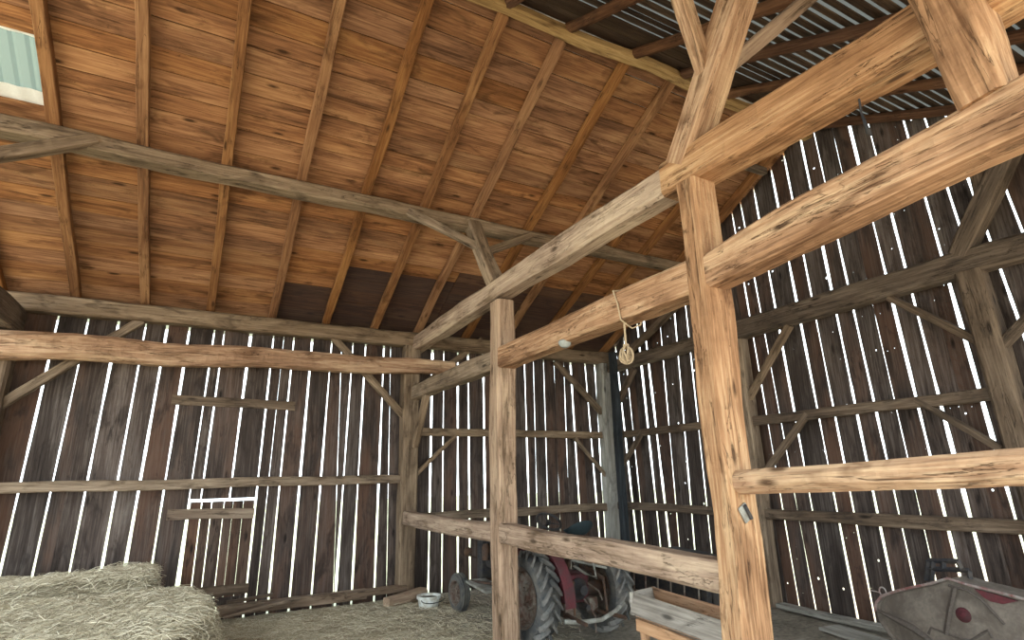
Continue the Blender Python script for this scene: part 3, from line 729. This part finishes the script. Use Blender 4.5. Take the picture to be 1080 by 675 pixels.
# red fenders: inner disc plate plus shell over the tyre
for sg, x0 in ((-1, -.52),):
    mb = MB(); xi = x0-sg*.16; R0 = .60; n = 22; vs = []; ts = [math.radians(0)+math.radians(145)*i/n for i in range(n+1)]
    for t in ts:
        cy, cz = math.cos(t), math.sin(t)
        for (xx, rr_) in ((xi, .17), (xi, R0*.93), (xi+sg*.03, R0), (xi+sg*.14, R0+.005), (xi+sg*.14, R0+.017), (xi+sg*.02, R0+.015), (xi-sg*.012, R0*.94), (xi-sg*.012, .17)):
            vs.append(V(xx, -cy*rr_-.03, .44+cz*rr_*.97))
    fs = [(i*8+k, i*8+(k+1) % 8, i*8+8+(k+1) % 8, i*8+8+k) for i in range(n) for k in range(8)]+[tuple(range(7, -1, -1)), tuple(n*8+k for k in range(8))]
    mb.add(vs, fs, 0, True); part(mb, 'fender', 'red', label='faded red fender')
mb = MB(); mb.tube([V(-.42, 0, .455), V(-.2, 0, .46), V(-.12, 0, .47), V(.12, 0, .47), V(.2, 0, .46), V(.44, 0, .455)], [.07, .075, .14, .14, .075, .07], 14); part(mb, 'axle_housing', 'rust')
mb = MB(); mb.box((.02, .05, .50), (.30, .42, .30), bev=.05); mb.box((.02, .36, .50), (.24, .4, .26), bev=.04); part(mb, 'gearbox', 'red')
mb = MB(); mb.lathe([(0, -.06), (.10, -.06), (.11, 0), (.07, .03), (.05, .09), (0, .09)], (0, -.19, .50), V(0, -1, 0), 16); mb.lathe([(0, 0), (.035, 0), (.03, .12), (0, .12)], (0, -.22, .34), V(0, -1, 0), 10); part(mb, 'power_take_off', 'iron')
mb = MB(); mb.box((-.06, .98, .47), (.24, .8, .30), bev=.03); mb.box((-.08, .95, .66), (.19, .62, .16), bev=.02)
for k in range(4): mb.box((-.19, .75+.16*k, .60), (.06, .09, .10), bev=.015)
part(mb, 'engine', 'iron')
mb = MB(); mb.tube([V(-.13, 1.2, .62), V(-.2, 1.1, .60), V(-.2, .8, .60), V(-.17, .7, .45)], .025, 8); mb.lathe([(0, 0), (.045, 0), (.05, .15), (.03, .19), (0, .19)], (-.36, 1.28, .66), n=14); mb.lathe([(0, 0), (.04, 0), (.04, .12), (0, .14)], (-.22, .95, .5), n=12); part(mb, 'manifold', 'rust')
mb = MB(); mb.box((-.16, 1.46, .68), (.42, .12, .52), bev=.03); mb.box((-.16, 1.53, .68), (.34, .03, .42)); mb.box((-.16, 1.30, .72), (.30, .22, .34), bev=.05); part(mb, 'radiator', 'iron')
mb = MB(); mb.box((0, 1.0, .93), (.34, .5, .04), bev=.015); mb.tube([V(-.15, .7, .86), V(.15, .7, .86)], .09, 14); part(mb, 'fuel_tank', 'iron')
mb = MB(); mb.tube([V(0, 1.62, .30), V(0, 1.72, .30)], .05, 10); mb.tube([V(-.48, 1.72, .28), V(-.1, 1.70, .36), V(.26, 1.74, .28)], .035, 8); mb.tube([V(-.44, 1.72, .42), V(-.44, 1.71, .18)], .03, 8); mb.tube([V(.22, 1.74, .42), V(.22, 1.73, .18)], .03, 8); part(mb, 'front_axle', 'rust')
mb = MB(); mb.tube([V(-.44, 1.62, .38), V(-.36, .95, .42), V(-.17, .55, .50)], .016, 8); part(mb, 'steering_rod', 'rust')
mb = MB(); mb.box((-.36, 1.30, .36), (.30, .60, .03), Matrix.Rotation(.08, 3, 'X'), bev=.01); part(mb, 'side_plate', 'palegrey', label='pale grey flat plate beside engine')
mb = MB(); mb.lathe([(0, .0), (.05, .01), (.06, .05), (.04, .09), (0, .1)], (-.48, 1.50, .74), V(0, 1, 0), 16); mb.tube([V(-.48, 1.53, .70), V(-.2, 1.55, .60)], .012, 6); part(mb, 'headlight', 'rust')
# steering wheel, column
c = V(.02, .38, 1.15); nrm = V(0, -.55, .83).normalized(); ux = V(1, 0, 0); uy = nrm.cross(ux)
mb = MB(); mb.tube([c+(ux*math.cos(t)+uy*math.sin(t))*.15 for t in [k*2*math.pi/36 for k in range(36)]], .015, 8, closed=True)
for k in range(3):
    t = math.pi/2+k*2*math.pi/3; mb.tube([c-nrm*.02, c+(ux*math.cos(t)+uy*math.sin(t))*.145], .007, 6)
mb.tube([c-nrm*.04, c+nrm*.01], .028, 10); sw = part(mb, 'steering_wheel', 'iron')
mb = MB(); mb.tube([c-nrm*.03, c+V(0, .45, -.38)], .018, 8); part(mb, 'steering_column', 'rust')
# pan seat
mb = MB(); sc = V(.0, -.22, 1.045); vs = []; nr, na = 8, 28
for i in range(nr+1):
    for k in range(na):
        t = k*2*math.pi/na; r_ = i/nr; x = math.cos(t)*.17*r_; y = math.sin(t)*.15*r_
        z = .06*r_**2.2+(.10*max(0, -math.sin(t))*r_**3); vs.append(sc+V(x, y, z))
fs = [(i*na+k, i*na+(k+1) % na, (i+1)*na+(k+1) % na, (i+1)*na+k) for i in range(nr) for k in range(na)]
m_ = len(vs); vs2 = [v-V(0, 0, .012) for v in vs]; fs2 = [tuple(q+m_ for q in reversed(f)) for f in fs]
mb.add(vs+vs2, fs+fs2+[(nr*na+k, nr*na+(k+1) % na, m_+nr*na+(k+1) % na, m_+nr*na+k) for k in range(na)], 0, True); part(mb, 'seat', 'teal', label='dark teal pan seat')
mb = MB(); mb.tube([sc+V(0, 0, -.01), sc+V(0, .05, -.12), sc+V(0, .22, -.28), sc+V(0, .25, -.4)], .02, 8, flat=2.0); part(mb, 'seat_spring', 'rust')
# lift arms, links, drawbar
mb = MB()
for sx in (-1, 1):
    mb.tube([V(sx*.17, .0, .70), V(sx*.19, -.18, .66), V(sx*.20, -.36, .60)], .022, 8)
    mb.tube([V(sx*.20, -.36, .60), V(sx*.21, -.38, .30)], .014, 8)
    mb.tube([V(sx*.16, .02, .30), V(sx*.21, -.35, .27), V(sx*.25, -.62, .27)], .020, 8)
part(mb, 'lift_arms', 'rust')
mb = MB(); mb.tube([V(-.36, -.40, .27), V(-.2, -.44, .25), V(.05, -.48, .25), V(.25, -.46, .30), V(.40, -.40, .34)], .022, 10); mb.tube([V(.40, -.40, .34), V(.43, -.38, .34)], .03, 10); part(mb, 'drawbar', 'palegrey')
mb = MB(); mb.tube([V(0, -.12, .72), V(.02, -.3, .66), V(.12, -.34, .62), V(.2, -.2, .75)], .024, 8, flat=.35); mb.tube([V(-.16, .25, .82), V(.36, -.28, .68)], .014, 8); part(mb, 'top_link', 'palegrey')
mb = MB()
for (p, q) in ((V(-.12, -.15, .3), V(-.1, -.3, .12)), (V(.05, -.2, .4), V(.08, -.34, .10)), (V(.14, -.12, .55), V(.17, -.36, .40))): mb.tube([p, (p+q)/2+V(.03, -.05, 0), q], .010, 6)
mb.box((-.14, -.16, .30), (.14, .12, .12), bev=.02); mb.box((.16, -.18, .34), (.12, .10, .14), bev=.02); part(mb, 'hitch_fittings', 'rim')
mb = MB(); mb.box((-.08, .62, .72), (.16, .12, .14), bev=.015); part(mb, 'battery', 'palegrey')
# ---- crate / feed trough
cr = empty('feed_trough', V(3.38, 3.45, 0), 'rough trough of orange and grey boards on the floor left of the big post', 'trough')
def pk(name, p0, p1, w, h, side, mat, lab=None):
    p0, p1 = Vector(p0), Vector(p1); o = beam_mesh((p1-p0).length, w, h, chamf=.05, wob=.004).build(name, M[mat], cr, sharp=28)
    orient(o, p0, p1, side); o.matrix_basis = o.matrix_world.copy()
    if lab: o['label'] = lab
    return o
# local coordinates relative to the root (root unrotated)
pk('side_board', (-.13, .52, .66), (-.13, -.55, .62), .025, .17, (1, 0, -.35), 'crateg', 'grey weathered front board')
pk('side_board', (.17, .60, .66), (.17, -.53, .62), .025, .17, (1, 0, .35), 'crate', 'orange far board')
pk('end_board', (-.14, .53, .655), (.18, .60, .655), .03, .17, (0, 1, 0), 'crateg')
pk('end_board', (-.13, -.55, .62), (.17, -.53, .62), .03, .17, (0, 1, 0), 'crate')
pk('divider', (-.11, -.02, .60), (.16, .0, .60), .03, .10, (0, 1, 0), 'crate')
pk('bottom_board', (0.02, .55, .555), (0.02, -.53, .53), .22, .02, (1, 0, 0), 'crate')
pk('rail', (-.12, .50, .50), (-.12, -.53, .46), .03, .09, (1, 0, 0), 'crate')
pk('rail', (-.10, .50, .33), (-.10, -.53, .30), .03, .10, (1, 0, 0), 'crateg')
pk('rail', (.15, .55, .33), (.15, -.53, .30), .03, .10, (1, 0, 0), 'crate')
for (x, y) in ((-.10, .46), (-.10, -.22), (-.10, -.50), (.15, .52), (.15, -.50)): pk('leg', (x+.02, y, .54), (x+.02, y, .0), .05, .06, (1, 0, 0), 'crate')
# ---- dark implement behind the trough
yi0, yi1 = at(752, 600, 'X', 5.6).y, at(655, 600, 'X', 5.6).y
im = empty('farm_implement', V(5.6, (yi0+yi1)/2, 0), 'dark iron farm implement with tines and a grey sheet, behind the wooden trough', 'farm implement')
Li = yi1-yi0
mb = MB(); mb.box((0, 0, .44), (.14, Li, .12), bev=.02); mb.box((.5, 0, .44), (.12, Li, .10), bev=.02)
for y in (-.45, -.15, .15, .45): mb.box((.25, y*Li, .44), (.6, .07, .07), bev=.01)
part(mb, 'frame', 'iron', im)
for y in (-.42, .42):
    for x in (.0, .5):
        mb = MB(); mb.box((x, y*Li, .2), (.08, .08, .42), bev=.01); part(mb, 'leg', 'iron', im)
for k in range(8):
    y = (-.46+k*.131)*Li; mb = MB(); mb.tube([V(-.02, y, .46), V(-.10, y-.02, .60), V(-.24, y-.05, .54), V(-.28, y-.07, .2), V(-.22, y-.06, .02)], .012, 7)
    part(mb, 'tine', 'rim', im)
mb = MB(); mb.box((.15, .30*Li, .60), (.5, .32*Li, .015), Matrix.Rotation(-.15, 3, 'Y')); part(mb, 'cover_sheet', 'palegrey', im)
mb = MB(); mb.box((-.10, .22*Li, .60), (.10, .10, .30), bev=.01); part(mb, 'upright', 'iron', im)
mb = MB(); mb.box((.26, 0, .27), (.42, .96*Li, .40), bev=.05); mb.box((.2, -.18*Li, .58), (.5, .55*Li, .16), Matrix.Rotation(.04, 3, 'X'), bev=.03); part(mb, 'hopper', 'iron', im)
# ---- old red/grey machine in the lower right corner
XM = 5.25
mc = empty('farm_machine', V(XM, 2.4, 0), 'dented dusty metal machine with red patches and peaked top in lower right corner', 'farm machine')
def ml(x, y, X=XM): p = at(x, y, 'X', X); return V(p.x-XM, p.y-2.4, p.z)
top = [ml(930, 629), ml(945, 624), ml(962, 620), ml(982, 616), ml(1000, 610.5), ml(1020, 617), ml(1045, 623), ml(1068, 629), ml(1100, 638), ml(1150, 655)]
left = [ml(930, 629), ml(924.5, 636), ml(923.5, 645), ml(927, 656), ml(934, 667), ml(944, 680), ml(958, 698)]
zb = .18
out = list(reversed(left))+top[1:]+[V(0, top[-1].y, zb), V(0, left[-1].y, zb)]
cy_ = sum(p.y for p in out)/len(out); cz_ = sum(p.z for p in out)/len(out)
def insetp(p, k, x): return V(x, cy_+(p.y-cy_)*k, cz_+(p.z-cz_)*k)
mb = MB(); rings = []; N_ = len(out)
for (k, x) in ((1.0, .30), (1.0, .03), (.985, 0.0), (.955, .0), (.94, .018), (.60, -.03), (.2, -.045)): rings.append([insetp(p, k, x) for p in out])
vs = [v for r in rings for v in r]; fs = []
for i in range(len(rings)-1):
    for k in range(N_): fs.append((i*N_+k, i*N_+(k+1) % N_, (i+1)*N_+(k+1) % N_, (i+1)*N_+k))
fs.append(tuple(range(N_))); fs.append(tuple((len(rings)-1)*N_+k for k in range(N_)))
mb.add(vs, fs, 0, True); part(mb, 'housing', 'hood', mc)
mb = MB(); mb.tube([p+V(-.005, 0, .004) for p in left[2::-1]+top[1:]], .010, 8); part(mb, 'edge_rim', 'hoodrim', mc)
def onface(pts, r, x=-.035, **kw): return [ml(px, py)+V(x, 0, 0) for px, py in pts]
mb = MB()
mb.tube(onface([(928, 643), (940, 649), (952, 655), (966, 662), (980, 672), (992, 684)], 0), [.014, .022, .034, .038, .032, .024], 8, flat=.8)
mb.tube(onface([(1003, 617), (1022, 622), (1038, 632), (1050, 645), (1062, 658)], 0), .014, 8, flat=.7)
mb.tube(onface([(982, 668), (985, 661), (1000, 667), (1015, 672), (1030, 676)], 0), .012, 8)
mb.tube(onface([(1025, 676), (1038, 668), (1045, 664), (1049, 672)], 0), .012, 8)
part(mb, 'pressed_ribs', 'ribd', mc)
mb = MB(); p, q = ml(1010, 619), ml(1001, 668); d_ = (q-p)
mb.tube([p+V(-.05, 0, 0), p+d_*.5+V(-.06, 0, 0), q+V(-.05, 0, 0)], .018, 4); part(mb, 'strap', 'ribd', mc)
mb = MB(); mb.lathe([(0, .03), (.035, .028), (.05, .018), (.056, 0)], ml(1019, 648)+V(-.03, 0, 0), V(-1, 0, 0), 22); part(mb, 'round_cap', 'maroon', mc, 'dark red round cap')
mb = MB()
rp = [ml(1028, 621), ml(1046, 625.5), ml(1074, 634), ml(1058, 637), ml(1045, 634), ml(1037, 629)]
mb.add([p+V(-.012, 0, 0) for p in rp]+[p+V(.03, 0, 0) for p in rp], [tuple(range(6)), tuple(range(11, 5, -1))]+[(k, (k+1) % 6, 6+(k+1) % 6, 6+k) for k in range(6)])
part(mb, 'red_panel', 'red', mc, 'red painted corner panel')
mb = MB(); c = ml(931, 624)+V(.0, 0, 0)
mb.tube([c+V(0, .028*math.cos(t), .035*math.sin(t)) for t in [k*math.pi/8 for k in range(16)]], .006, 6, closed=True); mb.tube([c+V(0, .03, -.01), c+V(0, .11, -.005)], .005, 6); part(mb, 'hook', 'hoodrim', mc)
mb = MB(); X2 = .22
def ml2(x, y): return ml(x, y, XM+X2)
for a_, b_ in (((979, 591), (1010, 592)), ((979, 600), (1016, 601)), ((979, 591), (977, 612)), ((1010, 592), (1015, 602)), ((984, 591), (983, 612)), ((1015, 601), (1022, 602)), ((1022, 602), (1024, 614)), ((995, 591), (995, 600))):
    mb.tube([ml2(*a_), ml2(*b_)], .020, 4)
part(mb, 'top_bracket', 'iron', mc)
mb = MB()
for (x, y) in ((.1, .35), (.25, .35), (.1, -.5), (.25, -.5)): mb.box((x, y, .11), (.05, .05, .24), bev=.005)
mb.box((.28, -.08, .02), (.5, 1.1, .04)); part(mb, 'skids', 'iron', mc)
# ---- rope, glass lamp, hanging cord, hinge plate
rp = empty('rope', V(Xb, 3.27, 2.97), 'tan rope looped over the lower cross beam with a knotted bundle hanging', 'rope')
mb = MB(); w2, h2 = .115, .14
loop = [V(-w2-.012, .05, h2*.9), V(-w2-.015, .0, 0), V(-w2-.012, -.02, -h2*.95), V(-.03, -.03, -h2-.05), V(w2*.6, -.02, -h2-.01), V(w2+.015, 0, 0), V(w2+.01, .04, h2), V(0, .06, h2+.012)]
mb.tube(loop, .007, 8, closed=True); part(mb, 'loop', 'rope', rp)
mb = MB(); mb.tube([V(-w2+.02, -.02, -h2-.02), V(-w2+.02, -.02, -.24), V(-w2+.02, -.02, -.33)], .008, 8); part(mb, 'hanging_end', 'rope', rp)
mb = MB()
for k in range(5):
    t0 = k*1.25; cen = V(-w2+.02, -.02, -.395); ax_ = V(math.cos(t0), math.sin(t0), 0)
    mb.tube([cen+ax_*(.036+.006*k)*math.cos(t)*1.0+V(0, 0, .062*math.sin(t)-.004*k)+V(-ax_.y, ax_.x, 0)*.012*math.sin(2*t+k) for t in [q*math.pi/9 for q in range(18)]], .007, 7, closed=True)
mb.tube([V(-w2+.02-.02, -.02, -.335), V(-w2+.02+.02, -.02, -.33)], .014, 8); part(mb, 'knotted_bundle', 'rope', rp)
p = at(595, 357, 'X', 2.78); li = empty('glass_insulator', V(2.785, p.y, 2.848), 'small milky glass fitting under the lower cross beam left of the rope', 'fitting')
mb = MB(); mb.lathe([(0, -.05), (.03, -.045), (.055, -.02), (.06, .005), (.05, .02), (0, .02)], (0, 0, 0), n=22); part(mb, 'glass', 'glass', li)
mb = MB(); mb.lathe([(.022, .015), (.022, .05), (0, .05)], (0, 0, 0), n=12); part(mb, 'base', 'iron', li)
p, q = at(905, 98, 'X', 2.95), at(916, 139, 'X', 2.95)
hc = MB(); hc.tube([V(2.93, p.y, p.z+.12), p, (p+q)/2+V(0, .01, 0), q], [.006, .006, .006, .012], 7); hc.tube([q, q+V(0, -.012, -.03)], [.014, .003], 7)
tag(hc.build('cord', M['iron']), 'thin frayed cord hanging from the notched upper beam', 'cord')
p = at(788, 541, 'Y', 2.37); hp = empty('metal_plate', V(p.x, 2.383, p.z), 'small grey metal hinge plate screwed to the big post below the pale rail', 'plate')
mb = MB(); R_ = Matrix.Rotation(math.radians(-30), 3, 'Y'); mb.box((0, 0, 0), (.075, .014, .10), R_, bev=.008); part(mb, 'plate', 'palegrey', hp)
mb = MB(); mb.tube([R_ @ V(.01, -.012, -.045), R_ @ V(.01, -.012, .045)], .012, 8); part(mb, 'hinge_barrel', 'iron', hp)
# ------------------------------------------------------------------ scale the layout to metres
seen = set()
for o in OBJS:
    o.location = o.location*S
    if o.type == 'MESH' and o.data.name not in seen:
        seen.add(o.data.name); o.data.transform(Matrix.Scale(S, 4))
# ------------------------------------------------------------------ camera, light
cam = bpy.data.cameras.new('camera'); co = bpy.data.objects.new('camera', cam); bpy.context.scene.collection.objects.link(co)
cam.sensor_width = 36; cam.lens = F/1080*36; cam.clip_start = .05; cam.clip_end = 300
R = Matrix((RT, -DN, -fw)).transposed().to_4x4(); R.translation = Vector((0, 0, H*S)); co.matrix_world = R
bpy.context.scene.camera = co
w = bpy.data.worlds.new('sky'); bpy.context.scene.world = w; w.use_nodes = True; nt = w.node_tree
bg = nt.nodes['Background']; bg.inputs[0].default_value = (.86, .97, 1.0, 1); bg.inputs[1].default_value = 1.6
sun = bpy.data.lights.new('sun', 'SUN'); sun.energy = 3.0; sun.angle = math.radians(8); sun.color = (1, .9, .76)
so = bpy.data.objects.new('sun', sun); bpy.context.scene.collection.objects.link(so)
so.rotation_euler = Vector((.05, .12, -1)).to_track_quat('-Z', 'Y').to_euler()
sc = bpy.context.scene
sc.view_settings.view_transform = 'Standard'; sc.view_settings.look = 'None'; sc.view_settings.gamma = 1; sc.view_settings.use_curve_mapping = False
sc.view_settings.exposure = 1.7
